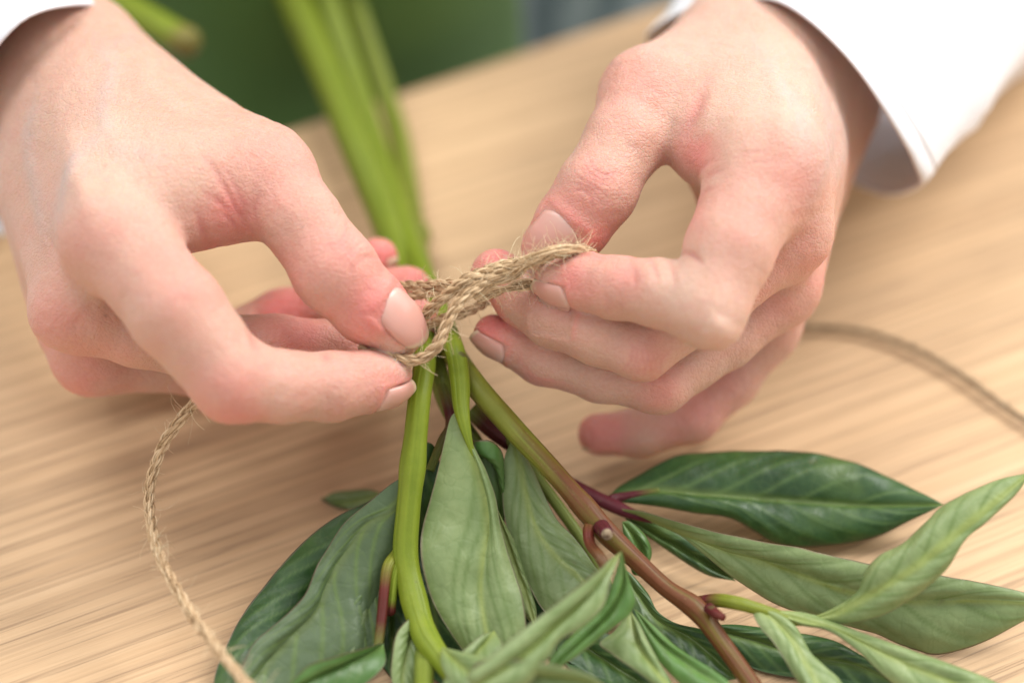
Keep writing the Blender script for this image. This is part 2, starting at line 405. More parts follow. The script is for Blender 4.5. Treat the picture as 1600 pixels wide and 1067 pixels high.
SK_BASE = np.array([0.62, 0.392, 0.300]); SK_RED = np.array([0.74, 0.25, 0.225]); SK_PALE = np.array([0.76, 0.58, 0.46]); SK_BLUE = np.array([0.50, 0.43, 0.40])
def build_hand(parent, H, vox, reds, pales, lines, ridges, veins, nails, label, moles=()):
    P, F, N = H.mesh(vox)
    pr = proj(P); xy = pr[:, :2]; ee = pr[:, 2]
    facing = np.clip((N @ (-FWD) + 0.15) * 2.5, 0, 1)
    disp = np.zeros(len(P))
    groove = np.zeros(len(P))
    for pl, wpx, dep in lines:
        pl = np.asarray(pl, float)
        if len(pl) > 2: pl = spline(np.c_[pl, np.zeros(len(pl))], 14)[:, :2]
        d, t = polydist(xy, pl)
        g = np.exp(-(d / wpx) ** 2) * (0.25 + 0.75 * np.sin(np.clip(t, 0.02, 0.98) * math.pi)) * facing
        disp -= dep * g; groove = np.maximum(groove, g * min(1, dep / 0.35))
    for pl, wpx, hgt in ridges:
        d, t = polydist(xy, pl)
        disp += hgt * np.exp(-(d / wpx) ** 2) * np.sin(np.clip(t, 0.05, 0.95) * math.pi) * facing
    disp += 0.16 * vnoise(P, 0.22, 3) + 0.09 * vnoise(P, 0.55, 5)
    col = np.tile(SK_BASE, (len(P), 1))
    nz = 0.5 + 0.5 * vnoise(P, 0.16, 11)
    wr = np.zeros(len(P))
    for (x, y, r, a, *rest) in reds:
        m = a * np.exp(-((xy[:, 0] - x) ** 2 + (xy[:, 1] - y) ** 2) / (r * r))
        if rest: m = m * ((ee > rest[0]) & (ee < rest[1]))
        wr = np.maximum(wr, m)
    wr = np.clip(wr * 1.2 * (0.75 + 0.5 * nz) + 0.10 * (nz - 0.4), 0, 1)
    col = col + (SK_RED - col) * wr[:, None]
    for (x, y, r, a) in pales:
        m = a * np.exp(-((xy[:, 0] - x) ** 2 + (xy[:, 1] - y) ** 2) / (r * r)); col = col + (SK_PALE - col) * m[:, None]
    for pl, wpx, a, hgt in veins:
        pl = spline(np.c_[np.asarray(pl, float), np.zeros(len(pl))], 24)[:, :2]
        d, t = polydist(xy, pl); m = np.exp(-(d / wpx) ** 2) * np.sin(np.clip(t, 0.05, 0.95) * math.pi) ** 0.5 * facing
        col = col + (SK_BLUE - col) * np.clip(1.25 * a * m, 0, 1)[:, None]; disp += hgt * m
    col = col + (SK_RED * 0.8 - col) * (0.5 * groove)[:, None]
    for (x, y, r) in moles:
        m = np.exp(-(((xy[:, 0] - x) ** 2 + (xy[:, 1] - y) ** 2) / (r * r)) ** 2) * facing; col = col + (np.array([0.20, 0.09, 0.06]) - col) * (0.45 * m)[:, None]
    # a low fold of skin round each nail
    nailobjs = []
    for nd in nails:
        c0 = U(*nd['a']); c1 = U(*nd['b']); t = unit(c1 - c0)
        n = nd['n'][0] * RIGHT + nd['n'][1] * UP - nd['n'][2] * FWD
        n = unit(n - t * (n @ t)); sdir = np.cross(t, n)
        L0, L1, W = nd['l0'], nd['l1'], math.radians(nd['w'])
        nu, nv = 25, 33
        u = np.linspace(-1, 1, nu); v = np.linspace(0, 1, nv)
        vv, uu = np.meshgrid(v, u, indexing='ij')
        # rounded base, gently rounded free edge
        along = L0 + (L1 - L0) * vv
        along = along + (1 - vv) ** 2 * (0.16 * (L1 - L0)) * (uu ** 2) - vv ** 3 * 0.13 * (L1 - L0) * uu ** 2
        th = uu * W * (0.90 + 0.10 * vv)
        D = np.cos(th)[..., None] * n + np.sin(th)[..., None] * sdir
        B = c1 + along[..., None] * t
        Bf, Df = B.reshape(-1, 3), D.reshape(-1, 3); r = np.full(len(Bf), 0.2)
        for _ in range(24):                                                # outwards from the bone to the skin
            r = np.clip(r - H.sdf(Bf + Df * r[:, None]) * 0.9, 0.2, nd['R'])
        r = r.reshape(nv, nu)
        side_in = np.clip((np.abs(uu) - 0.55) / 0.45, 0, 1) ** 2 * 0.12
        base = r[:int(nv * 0.45)].max(0)                                   # keep the plate straight past the round of the tip
        lim = base[None] * (1 - 0.34 * np.clip((vv - 0.40) / 0.60, 0, 1) ** 1.7)
        r = np.maximum(r, lim) - side_in
        off = 0.36 * np.clip(np.minimum(vv / 0.07, (1 - np.abs(uu)) / 0.2), 0, 1) ** 0.6 - 0.24
        top = Bf + Df * (r + off).reshape(-1)[:, None]; bot = Bf + Df * (r + off - 0.45).reshape(-1)[:, None]
        V = np.vstack([top, bot]); FF = []
        ii = lambda i, j: i * nu + j
        for i in range(nv - 1):
            for j in range(nu - 1):
                q = [ii(i, j), ii(i, j + 1), ii(i + 1, j + 1), ii(i + 1, j)]
                FF.append(q); FF.append([k + nv * nu for k in q[::-1]])
        ring = [ii(0, j) for j in range(nu)] + [ii(i, nu - 1) for i in range(1, nv)] + [ii(nv - 1, j) for j in range(nu - 2, -1, -1)] + [ii(i, 0) for i in range(nv - 2, 0, -1)]
        for k in range(len(ring)):
            a_, b_ = ring[k], ring[(k + 1) % len(ring)]; FF.append([a_, a_ + nv * nu, b_ + nv * nu, b_])
        cn = np.array([0.66, 0.345, 0.28]) + 0 * vv[..., None]
        lun = np.exp(-((vv / 0.20) ** 2 + (uu / 0.75) ** 2)); cn = cn + (np.array([0.74, 0.50, 0.43]) - cn) * (0.7 * lun)[..., None]
        fe = np.clip((vv + 0.05 * uu ** 2 - 0.90) / 0.05, 0, 1); cn = cn + (np.array([0.72, 0.54, 0.38]) - cn) * fe[..., None]
        cn = cn.reshape(-1, 3)
        nailobjs.append((V, FF, np.vstack([cn, cn])))
        # skin fold on the finger: raised just outside the plate, pressed in beneath it
        q = P - c1; al = q @ t; ang = np.arctan2(q @ sdir, q @ n); rad = np.linalg.norm(q - al[:, None] * t, axis=1)
        du = np.abs(ang) / W; dv = (al - L0) / (L1 - L0)
        ok = (rad < 13) & (al > L0 - 6) & (al < L1 + 4)
        side = np.exp(-((du - 1.10) / 0.13) ** 2) * ((dv > -0.05) & (dv < 0.85))
        back = np.exp(-((dv + 0.07) / 0.07) ** 2) * (du < 1.05)
        under = np.clip((1.0 - du) / 0.12, 0, 1) * np.clip((dv + 0.02) / 0.08, 0, 1) * np.clip((1.0 - dv) / 0.1, 0, 1)
        disp = np.where(ok, disp * (1 - under) - 0.38 * under + 0.16 * np.maximum(side, back), disp)
        col = np.where((ok & (dv < 1))[:, None], col + (SK_RED - col) * (0.25 * np.maximum(side, back))[:, None], col)
    P = P + N * disp[:, None]
    o = obj('hand', P, F, SKIN, parent, {'col': np.clip(col, 0, 1)})
    o['label'] = label
    for V, FF, cn in nailobjs: obj('fingernail', V, FF, NAIL, o, {'col': cn})
    return o

person = thing('person', U(420, -60, -200) * np.array([1, 1, 0]), 'person in white shirt and green apron tying twine with both hands', 'person')

# the hand with the twine pinched low, coming in beside the green apron
LP = [((-150, -90, -120, 120), (20, 110, -66, 105)), ((-90, -130, -110, 110), (105, 85, -50, 78)),
      ((110, 90, -48, 82), (140, 200, -25, 80)),
      ((130, 160, -34, 80), (178, 368, 12, 76)), ((85, 170, -44, 80), (114, 482, 0, 62)),
      ((45, 190, -60, 75), (142, 560, -20, 52)), ((15, 210, -75, 72), (165, 545, -47, 46)),
      ((150, 120, -42, 78), (412, 272, -4, 68)), ((170, 180, -25, 82), (285, 298, 2, 66)), ((285, 298, 0, 66), (392, 296, -4, 62)),
      ((120, 300, -30, 90), (150, 480, -25, 70))]
LFG = [[(412, 272, -4, 68), (470, 345, 4, 61), (524, 424, 8, 66), (575, 478, 6, 57), (619, 515, 3, 45)],
       [(178, 368, 12, 76), (275, 486, 22, 74), (366, 594, 22, 66), (440, 604, 18, 55), (520, 604, 12, 53), (565, 597, 8, 47), (606, 588, 4, 38)],
       [(114, 482, 0, 62), (220, 515, -4, 58), (335, 545, -8, 55), (430, 545, -10, 52), (530, 548, -14, 48), (650, 506, -22, 40)],
       [(142, 560, -20, 52), (300, 565, -30, 50), (440, 500, -36, 46), (550, 470, -36, 42), (638, 451, -34, 36)],
       [(165, 545, -47, 46), (320, 560, -58, 40), (450, 520, -56, 37), (540, 455, -50, 34), (590, 404, -44, 32)]]
LH = Hand(LP, LFG)
def arcs(cx, cy, dx, dy, ln, offs, wpx, dep, bow=0.25):
    """short wrinkles across a joint: centre, direction of the finger in the picture, half length, offsets along it"""
    d = np.array([dx, dy], float); d /= np.linalg.norm(d); p = np.array([-d[1], d[0]]); out = []
    for k, o in enumerate(offs):
        l = ln * (1 - 0.10 * (k % 3)); c = np.array([cx, cy]) + d * o
        b = -bow * o
        out.append(([c - p * l - d * b, c - p * l * 0.4 + d * b * 0.2, c + p * l * 0.35 + d * b * 0.3, c + p * l - d * b], wpx, dep))
    return out
LL = arcs(545, 392, 0.66, 0.75, 30, (-26, -17, -8, 2, 11, 20, 28), 2.8, 0.32, 0.5)
LL += arcs(365, 640, 1, 0.1, 22, (-18, -8, 4, 15), 4, 0.10) + arcs(522, 640, 1, 0, 18, (-8, 2, 10), 4, 0.10)
LL += [([(388, 505), (396, 530), (404, 552)], 6, 0.55), ([(505, 552), (512, 562)], 6, 0.4),
       ([(330, 255), (350, 290), (372, 330), (392, 360)], 6, 0.45), ([(352, 262), (368, 296), (388, 338)], 4, 0.28), ([(318, 300), (345, 318), (368, 340)], 5, 0.3),
       ([(308, 330), (314, 355), (322, 378)], 7, 0.4), ([(345, 330), (365, 350), (375, 362)], 4, 0.25), ([(310, 240), (332, 262), (345, 280)], 4, 0.2),
       ([(405, 300), (398, 330), (405, 358)], 4, 0.25)]
LL += arcs(100, 505, 1, 0.25, 26, (-14, -4, 8, 20), 4, 0.12) 
LRIDGE = [([(105, 190), (118, 270), (145, 350)], 20, 1.2), ([(55, 230), (70, 340), (92, 455)], 18, 1.2), ([(200, 90), (230, 130), (300, 190)], 20, 0.8), ([(230, 150), (320, 200), (400, 250)], 30, 0.7)]
LVEIN = [([(150, 60), (175, 110), (160, 170), (180, 230)], 13, 0.32, 0.35), ([(175, 75), (200, 62), (215, 66)], 10, 0.25, 0.3),
         ([(160, 205), (130, 240), (105, 290), (88, 360)], 10, 0.42, 0.55), ([(60, 150), (45, 230), (62, 300), (75, 380)], 11, 0.35, 0.45),
         ([(180, 230), (220, 240), (260, 255)], 12, 0.22, 0.2)]
LRED = [(600, 480, 90, 0.60), (520, 400, 70, 0.30), (440, 270, 95, 0.24), (440, 440, 60, 0.35), (370, 628, 75, 0.46), (600, 585, 70, 0.42), (535, 590, 50, 0.28), (440, 600, 60, 0.25),
        (160, 375, 90, 0.20), (365, 340, 45, 0.6), (345, 400, 40, 0.45), (85, 520, 65, 0.34), (120, 600, 80, 0.42), (280, 430, 90, 0.24),
        (640, 440, 60, 0.75, -90, -20), (590, 395, 60, 0.8, -90, -20), (450, 490, 60, 0.75, -90, -16), (460, 520, 60, 0.55, -60, 0), (655, 495, 50, 0.7, -60, -8)]
LPALE = [(612, 545, 26, 0.5), (638, 566, 20, 0.6), (180, 240, 90, 0.45), (435, 630, 35, 0.3)]
LN = [dict(a=(524, 424, 8), b=(619, 515, 3), n=(0.36, 0.33, 0.88), l0=-8.8, l1=5.6, w=41, R=8.6),
      dict(a=(520, 604, 12), b=(606, 588, 4), n=(0.10, -0.84, 0.50), l0=-5.5, l1=5.0, w=44, R=7.3),
      dict(a=(540, 455, -50), b=(590, 404, -44), n=(0.8, -0.45, 0.30), l0=-4.0, l1=4.2, w=44, R=5.4)]
build_hand(person, LH, 0.6, LRED, LPALE, LL, LRIDGE, LVEIN, LN, 'bare hand beside the apron with thumb and forefinger pinching the twine', [(163, 259, 2.5), (472, 356, 2), (165, 492, 2.5)])

# the other hand, pinching the frayed end
RP = [((1250, -130, -140, 130), (1185, 60, -62, 98)), ((1330, -90, -140, 120), (1275, 110, -70, 88)),
      ((1180, 80, -45, 88), (1195, 262, 4, 84)), ((1225, 110, -46, 88), (1230, 362, -4, 64)), ((1260, 150, -56, 80), (1220, 446, -20, 55)),
      ((1280, 170, -70, 78), (1195, 510, -38, 50)), ((1150, 80, -52, 75), (1012, 150, -18, 70)), ((1140, 190, -18, 70), (1105, 225, -8, 52)), ((1180, 260, -30, 90), (1180, 420, -32, 60))]
RFG = [[(1012, 150, -18, 70), (975, 222, -8, 61), (932, 298, -2, 62), (895, 350, -3, 57), (862, 388, -5, 49)],
       [(1195, 262, 4, 84), (1140, 390, 16, 69), (1106, 480, 20, 62), (1030, 458, 15, 52), (962, 449, 10, 48), (915, 440, 6, 43), (870, 434, 3, 36)],
       [(1230, 362, -4, 64), (1120, 460, 0, 54), (1002, 546, 3, 47), (935, 522, 0, 48), (865, 492, -4, 49), (820, 462, -8, 47), (776, 430, -11, 41)],
       [(1220, 446, -20, 58), (1130, 525, -16, 52), (1030, 598, -9, 47), (940, 586, -11, 41), (850, 560, -12, 41), (772, 523, -14, 33)],
       [(1190, 510, -36, 56), (1135, 585, -38, 52), (1078, 645, -36, 47), (1000, 676, -35, 37), (936, 678, -34, 33)]]
RH = Hand(RP, RFG)
RLN = arcs(925, 285, -0.52, 0.85, 30, (-24, -14, -6, 4, 13, 22), 2.8, 0.30, 0.5)
RLN += arcs(1006, 562, 1, 0.25, 25, (-22, -13, -4, 5, 14, 22, 30), 2.6, 0.26, 0.3) + arcs(1030, 612, 1, 0.3, 20, (-12, -3, 7, 16), 3.2, 0.10)
RLN += arcs(962, 480, 1, 0.1, 16, (-14, -6, 3, 10), 3.5, 0.14)
RLN += [([(1060, 396), (1080, 398), (1097, 412)], 5, 0.7), ([(1010, 402), (1020, 412), (1028, 440)], 5, 0.3), ([(985, 408), (992, 430), (996, 455)], 5, 0.22), ([(1042, 400), (1052, 425), (1056, 450)], 5, 0.2),
        ([(1104, 130), (1090, 165), (1072, 200), (1062, 226)], 11, 1.0), ([(1112, 250), (1098, 262), (1088, 280)], 4, 0.25), ([(1125, 290), (1100, 300), (1085, 322)], 4, 0.28), ([(1140, 262), (1115, 270), (1095, 285)], 4, 0.2),
        ([(1160, 242), (1180, 238), (1205, 240)], 4, 0.12), ([(1165, 256), (1190, 252), (1215, 256)], 4, 0.12)]
RRIDGE = [([(1095, 505), (1125, 520), (1140, 495)], 30, 1.3), ([(985, 560), (1010, 566), (1030, 560)], 26, 0.6), ([(1205, 90), (1225, 180), (1218, 255)], 19, 1.2), ([(1258, 110), (1278, 240), (1262, 350)], 17, 1.2), ([(1300, 150), (1312, 250), (1290, 340)], 15, 0.8), ([(1115, 85), (1060, 110), (1020, 140)], 24, 0.7)]
RVEIN = [([(1270, 110), (1290, 180), (1284, 260), (1262, 320)], 12, 0.38, 0.45), ([(1180, 70), (1215, 130), (1250, 190), (1255, 250)], 12, 0.25, 0.3), ([(1300, 150), (1315, 210), (1300, 290)], 10, 0.3, 0.35)]
RRED = [(890, 345, 75, 0.45), (925, 280, 50, 0.30), (985, 135, 75, 0.24), (930, 380, 45, 0.5), (1240, 285, 85, 0.26), (1170, 330, 80, 0.22), (885, 430, 65, 0.50), (975, 420, 45, 0.36), (1010, 560, 45, 0.25),
        (800, 440, 80, 0.6, -60, -4), (775, 405, 50, 0.75), (755, 510, 60, 0.75, -60, -7), (1030, 610, 45, 0.30), (840, 585, 60, 0.3, -60, -7), (1270, 420, 75, 0.32), (1090, 240, 35, 0.5), (1075, 340, 40, 0.4),
        (925, 675, 60, 0.62, -80, -25), (1090, 640, 70, 0.40, -80, -25), (1130, 600, 60, 0.32, -80, -25), (1220, 480, 50, 0.3), (1130, 520, 40, 0.15)]
RPALE = [(1122, 505, 34, 0.7), (845, 424, 24, 0.7), (1200, 150, 90, 0.3), (1060, 455, 60, 0.35)]
RN = [dict(a=(932, 298, -2), b=(862, 388, -5), n=(-0.12, 0.12, 0.97), l0=-8.6, l1=5.6, w=45, R=9.0),
      dict(a=(962, 449, 10), b=(870, 434, 3), n=(-0.1, -0.80, 0.55), l0=-5.6, l1=4.8, w=44, R=7.0),
      dict(a=(850, 560, -12), b=(772, 523, -14), n=(-0.2, -0.72, 0.58), l0=-5.0, l1=4.6, w=44, R=6.3),
      dict(a=(1000, 680, -37), b=(934, 680, -36), n=(-0.1, -0.85, 0.2), l0=-4.2, l1=4.2, w=44, R=5.2)]
build_hand(person, RH, 0.6, RRED, RPALE, RLN, RRIDGE, RVEIN, RN, 'bare hand pinching the frayed twine end with curled lower fingers')

# ------------------------------------------------------------------ clothes
def sleeve(rim, step, nring, label, seed, grow=0.05):
    R0 = spline(arr(rim), 96, closed=True); c0 = R0.mean(0)
    d = U(*(np.array(rim).mean(0) + np.array(step))) - U(*np.array(rim).mean(0))
    V = []; n = len(R0)
    prof = [(0.0, 1.0), (0.006, 1.010), (0.03, 1.013), (0.085, 1.013), (0.09, 1.004), (0.096, 1.004), (0.10, 1.012), (0.112, 1.008)] + [(0.112 + (k + 1) / nring * 1.6, 1.0 + grow * (k + 1) / nring * 3) for k in range(nring)]
    for t, s in prof:
        Q = c0 + (R0 - c0) * s + d * t
        o = unit(R0 - c0)
        wv = vnoise(Q, 0.03, seed) * 6 + vnoise(Q @ np.diag([1.0, 0.5, 1.0]), 0.075, seed + 1) * 3.0 + vnoise(Q, 0.2, seed + 2) * 0.5
        fade = min(1.0, 0.25 + t * 2)
        V.append(Q + o * (wv * fade)[:, None])
    V = np.array(V); m = len(V)
    outer = V.reshape(-1, 3); inner = (V - unit(R0 - c0)[None] * 0.9).reshape(-1, 3)
    F = []
    for i in range(m - 1):
        for j in range(n):
            q = [i * n + j, i * n + (j + 1) % n, (i + 1) * n + (j + 1) % n, (i + 1) * n + j]
            F.append(q); F.append([k + m * n for k in q[::-1]])
    for j in range(n): F.append([j, j + m * n, (j + 1) % n + m * n, (j + 1) % n])
    o = obj('sleeve', np.vstack([outer, inner]), F, SHIRT, person); o['label'] = label
sleeve([(1018, 52, -70), (1080, 14, -52), (1160, -2, -36), (1228, 6, -26), (1313, 76, -18), (1385, 178, -20), (1438, 270, -36), (1430, 296, -58), (1375, 306, -78), (1300, 270, -98), (1195, 190, -112), (1090, 120, -108), (1024, 78, -92)],
       (170, -170, -55), 14, 'loose white cotton sleeve over the wrist with the frayed twine end', 21)
sleeve([(182, 34, -62), (150, 14, -40), (108, 10, -24), (60, 20, -16), (22, 44, -14), (-20, 98, -18), (-60, 190, -33), (-65, 290, -50), (-30, 352, -72), (15, 358, -92), (80, 240, -114), (150, 110, -100), (176, 54, -80)],
       (-150, -140, -60), 12, 'white cotton sleeve over the wrist of the hand by the apron', 33)
def sheet(name, fn, nu, nv, mat, parent, thick, label=None):
    u, v = np.meshgrid(np.linspace(0, 1, nu), np.linspace(0, 1, nv), indexing='ij')
    A = fn(u, v); B = A + thick * FWD
    V = np.vstack([A.reshape(-1, 3), B.reshape(-1, 3)]); F = []; q0 = nu * nv
    for i in range(nu - 1):
        for j in range(nv - 1):
            q = [i * nv + j, (i + 1) * nv + j, (i + 1) * nv + j + 1, i * nv + j + 1]
            F.append(q[::-1]); F.append([k + q0 for k in q])
    ring = [i * nv for i in range(nu)] + [(nu - 1) * nv + j for j in range(1, nv)] + [i * nv + nv - 1 for i in range(nu - 2, -1, -1)] + [j for j in range(nv - 2, 0, -1)]
    for k in range(len(ring)):
        a, b = ring[k], ring[(k + 1) % len(ring)]; F.append([a, b, b + q0, a + q0])
    o = obj(name, V, F, mat, parent)
    if label: o['label'] = label
    return o
def apron_fn(u, v):
    # hangs from the chest, draped forward over the lap at its lower part
    X = -330 + u * 322 + v * 18
    top = 250 - v * 420
    Y = 232 + 26 * np.sin(u * 5.2 + 0.6) + 14 * np.sin(u * 11 + v * 3.0) + 4 * np.sin(u * 23 + 1.2) - 34 * v * (1 - v) * 4 + 90 * (u - 0.5) ** 2
    return np.stack([X, Y, top], -1)
sheet('apron', apron_fn, 90, 50, APRON, person, 1.5, 'dark green cotton apron hanging behind the table edge')
def lap_fn(u, v):
    X = -20 + u * 330
    Y = 250 + 60 * (u - 0.3) ** 2 + 14 * np.sin(u * 17) + 60 * v
    return np.stack([X, Y, 40 - 200 * v + 14 * np.sin(u * 9 + v * 4)], -1)
sheet('trousers', lap_fn, 60, 24, DENIM, person, 2.0, 'pale grey blue patterned cloth beside the apron')

# ------------------------------------------------------------------ stems and leaves
G_BRIGHT = np.array([0.215, 0.275, 0.02]); G_YEL = np.array([0.225, 0.235, 0.03]); G_OLIVE = np.array([0.17, 0.21, 0.04]); G_RED = np.array([0.13, 0.020, 0.014]); G_MAROON = np.array([0.095, 0.012, 0.02])
def stalk(name, pts, parent, cols, m=36, n=90, groove=0.06, redside=0.0, seed=0, nodes=()):
    """pts: (px, py, e, r px); cols: list of (s, colour)"""
    Q = np.array([[*U(p[0], p[1], p[2]), RR(p[3], p[2])] for p in pts]); Q = spline(Q, n)
    P, R = Q[:, :3], Q[:, 3]
    s = np.linspace(0, 1, n)
    for (sc, wd, amt) in nodes: R = R * (1 + amt * np.exp(-((s - sc) / wd) ** 2))
    sh = lambda ss, a: 1 - groove * np.exp(-((np.cos(a - 1.1) - 1) / 0.05) ** 2) + groove * 0.5 * np.cos(3 * a + 1)
    V, F, sv, an = tube_vf(P, R, m, sh)
    V[:, 2] = np.maximum(V[:, 2], 0.4)
    cs = np.array([c for c, _ in cols]); cc = np.array([k for _, k in cols])
    C = np.stack([np.interp(sv, cs, cc[:, k]) for k in range(3)], -1)
    if redside:
        Lm = np.linalg.norm(np.diff(P, axis=0), axis=1).sum()
        st = vnoise(np.stack([np.cos(an) * 2.2, np.sin(an) * 2.2, sv * Lm * 0.07], -1), 1.0, seed) + 0.6 * vnoise(np.stack([np.cos(an) * 5, np.sin(an) * 5, sv * Lm * 0.16], -1), 1.0, seed + 1)
        lev = np.interp(sv, [0, 0.62, 0.71, 0.77, 0.86, 1], [0.0, 0.10, 0.38, 0.78, 0.92, 1.0]) if redside > 0.45 else redside
        k = np.clip((st * 0.55 + 0.45 * np.cos(an - 2.4)) * 0.9 + (lev * 2 - 1) + 0.5, 0, 1) * (lev > 0.01)
        C = C + (G_RED * (0.75 + 0.35 * k[:, None]) - C) * (k * 0.86)[:, None]
    Lq = np.linalg.norm(np.diff(P, axis=0), axis=1).sum(); rg_ = np.clip(vnoise(np.stack([np.cos(an) * 4.5, np.sin(an) * 4.5, sv * Lq * 0.03], -1), 1.0, seed + 9) * 1.8, 0, 1)
    return obj(name, V, F, STEM, parent, {'col': C, 'ridge': rg_})
def leaf(parent, M, L, R, pale, eL=0.0, eR=0.0, bulge=1.2, nveins=6, tint=0.0, ns=130, nt=21, seed=0, veinamp=0.30, curl=0.0, name='leaf', thick=0.28, acute=1.0):
    """blade between two edges and a midrib, each a list of (px, py[, e]); pale: the underside is towards the camera"""
    Mp = spline(arr(M), ns)
    eM = proj(Mp)[:, 2]; sM = np.linspace(0, 1, ns)
    def edge(E, de):
        pts = []
        nE = len(E); E = [tuple(M[0][:2])] + [tuple(p) for p in E] + [tuple(M[-1][:2])]
        for k, p in enumerate(E):
            t = k / (nE + 1)
            e = p[2] if len(p) > 2 else np.interp(t, sM, eM) + de * math.sin(math.pi * t)
            pts.append(U(p[0], p[1], e))
        return spline(np.array(pts), ns)
    Lp, Rp = edge(L, eL), edge(R, eR)
    t = np.linspace(0, 1, nt)
    toL = Mp[:, None] + (Lp - Mp)[:, None] * t[None, :, None]; toR = Mp[:, None] + (Rp - Mp)[:, None] * t[None, :, None]
    A = np.concatenate([toL[:, ::-1][:, :-1], toR], 1)                     # ns x (2nt-1)
    tt = np.concatenate([-t[::-1][:-1], t]); S, TT = np.meshgrid(sM, tt, indexing='ij')
    du = np.gradient(A, axis=0); dv = np.gradient(A, axis=1); N = unit(np.cross(du, dv))
    flip = np.sign((N * (-FWD)).sum(-1).mean()); N = N * flip              # towards the camera
    a = np.abs(TT)
    wloc = np.linalg.norm(Lp - Rp, axis=1)[:, None] / max(np.linalg.norm(Lp - Rp, axis=1).max(), 1)
    sgn = 1.0 if pale else -1.0
    A = A + N * (bulge * 4 * a * (1 - a) * wloc)[..., None] + N * (curl * a ** 2 * wloc)[..., None]
    Lm = np.linalg.norm(np.diff(Mp, axis=0), axis=1).sum()
    dmid = np.abs(TT) * 0.5 * np.linalg.norm(Lp - Rp, axis=1)[:, None]; M_ = np.exp(-(dmid / (0.95 - 0.5 * S)) ** 2); V_ = np.zeros_like(S)
    rg = np.random.default_rng(seed + 100); hw = 0.5 * np.linalg.norm(Lp - Rp, axis=1)[:, None]
    for side in (-1, 1):
        for k in range(nveins):
            s0 = 0.03 + (k + 0.3 * rg.random() + (0.3 if side > 0 else 0)) / nveins * 0.80
            ln = acute * 1.5 * hw.max() / Lm * (0.8 + 0.5 * (1 - s0)) + 0.02
            sc = s0 + ln * np.clip(a, 0, 1) ** 0.85 + 0.05 * a ** 3
            wv = 0.46 * np.sqrt(1 + (ln * 0.85 * Lm / np.maximum(hw, 2)) ** 2); v = np.exp(-((S - sc) * Lm / wv) ** 2) * (np.sign(TT) == side) * np.clip((0.95 - a) / 0.25, 0, 1) * (1 - 0.4 * a)
            V_ = np.maximum(V_, v)
            # blade swells a little between the veins
            A = A - N * (sgn * 0.9 * veinamp * np.exp(-((S - sc) * Lm / (2.6 * wv)) ** 2) * (np.sign(TT) == side) * wloc)[..., None]
    A = A + N * (sgn * veinamp * np.maximum(0.7 * V_, 1.5 * M_))[..., None]
    A = A + N * (0.55 * vnoise(A, 0.11, seed) + 0.18 * vnoise(A, 0.4, seed + 1))[..., None] * wloc[..., None]
    E_ = np.clip((a - 0.965) / 0.03, 0, 1)
    m = 2 * nt - 1
    top = A.reshape(-1, 3); bot = (A - N * thick * (1 - 0.6 * E_)[..., None]).reshape(-1, 3)
    low = min(top[:, 2].min(), bot[:, 2].min())
    V = np.vstack([top, bot]); V[:len(top), 2] = np.maximum(V[:len(top), 2], 0.9); V[len(top):, 2] = np.maximum(V[len(top):, 2], 0.5)
    i, j = np.meshgrid(np.arange(ns - 1), np.arange(m - 1), indexing='ij'); q0 = ns * m
    Q = np.stack([i * m + j, (i + 1) * m + j, (i + 1) * m + j + 1, i * m + j + 1], -1).reshape(-1, 4)
    if flip < 0: Q = Q[:, ::-1]
    F = [list(map(int, q)) for q in Q] + [list(map(int, q[::-1] + q0)) for q in Q]
    fm = [0] * len(Q) + [1] * len(Q)
    ring = [k * m for k in range(ns)] + [(ns - 1) * m + k for k in range(1, m)] + [k * m + m - 1 for k in range(ns - 2, -1, -1)] + [k for k in range(m - 2, 0, -1)]
    for k in range(len(ring)):
        b0, b1 = ring[k], ring[(k + 1) % len(ring)]; F.append([b0, b1, b1 + q0, b0 + q0]); fm.append(0)
    at = lambda x: np.r_[x.ravel(), x.ravel()]
    mats = [LEAF_DN, LEAF_UP] if pale else [LEAF_UP, LEAF_DN]
    return obj(name, V, F, mats, parent, {'vein': at(np.clip(V_, 0, 1)), 'mid': at(np.clip(M_, 0, 1)), 'edge': at(E_), 'tint': np.full(len(V), tint)}, fmat=fm)

def base_of(p): 
    q = U(*p); q[2] = 0; return q
# S1: bright green stem nearest the forefinger
s1 = thing('peony_stem', base_of((645, 700, 0)), 'bright green stem with a kinked joint running under the pinched twine', 'plant stem')
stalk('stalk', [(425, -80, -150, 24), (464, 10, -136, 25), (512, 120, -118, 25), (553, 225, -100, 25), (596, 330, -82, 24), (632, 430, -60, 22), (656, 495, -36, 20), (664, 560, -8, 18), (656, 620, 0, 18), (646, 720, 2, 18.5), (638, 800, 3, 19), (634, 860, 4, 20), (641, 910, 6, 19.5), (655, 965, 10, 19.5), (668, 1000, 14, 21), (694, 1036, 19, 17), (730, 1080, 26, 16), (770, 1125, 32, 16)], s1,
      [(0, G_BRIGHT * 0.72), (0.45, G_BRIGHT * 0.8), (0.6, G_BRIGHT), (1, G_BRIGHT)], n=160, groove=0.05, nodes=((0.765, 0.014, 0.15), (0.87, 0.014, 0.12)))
stalk('side_shoot', [(640, 846, 0, 11), (619, 868, 3, 10), (606, 886, 6, 9), (601, 918, 8, 8), (597, 960, 10, 8), (590, 1020, 13, 7)], s1, [(0, G_BRIGHT), (0.3, G_YEL), (0.5, G_RED), (0.75, G_RED * 0.8), (1, G_OLIVE)], n=50)
stalk('side_shoot', [(624, 880, 5, 9), (616, 905, 6, 8), (612, 940, 7, 7.5), (610, 955, 7, 8.5), (609, 962, 7, 3)], s1, [(0, G_BRIGHT), (0.7, G_BRIGHT), (0.85, G_RED), (1, G_RED * 0.7)], n=40)
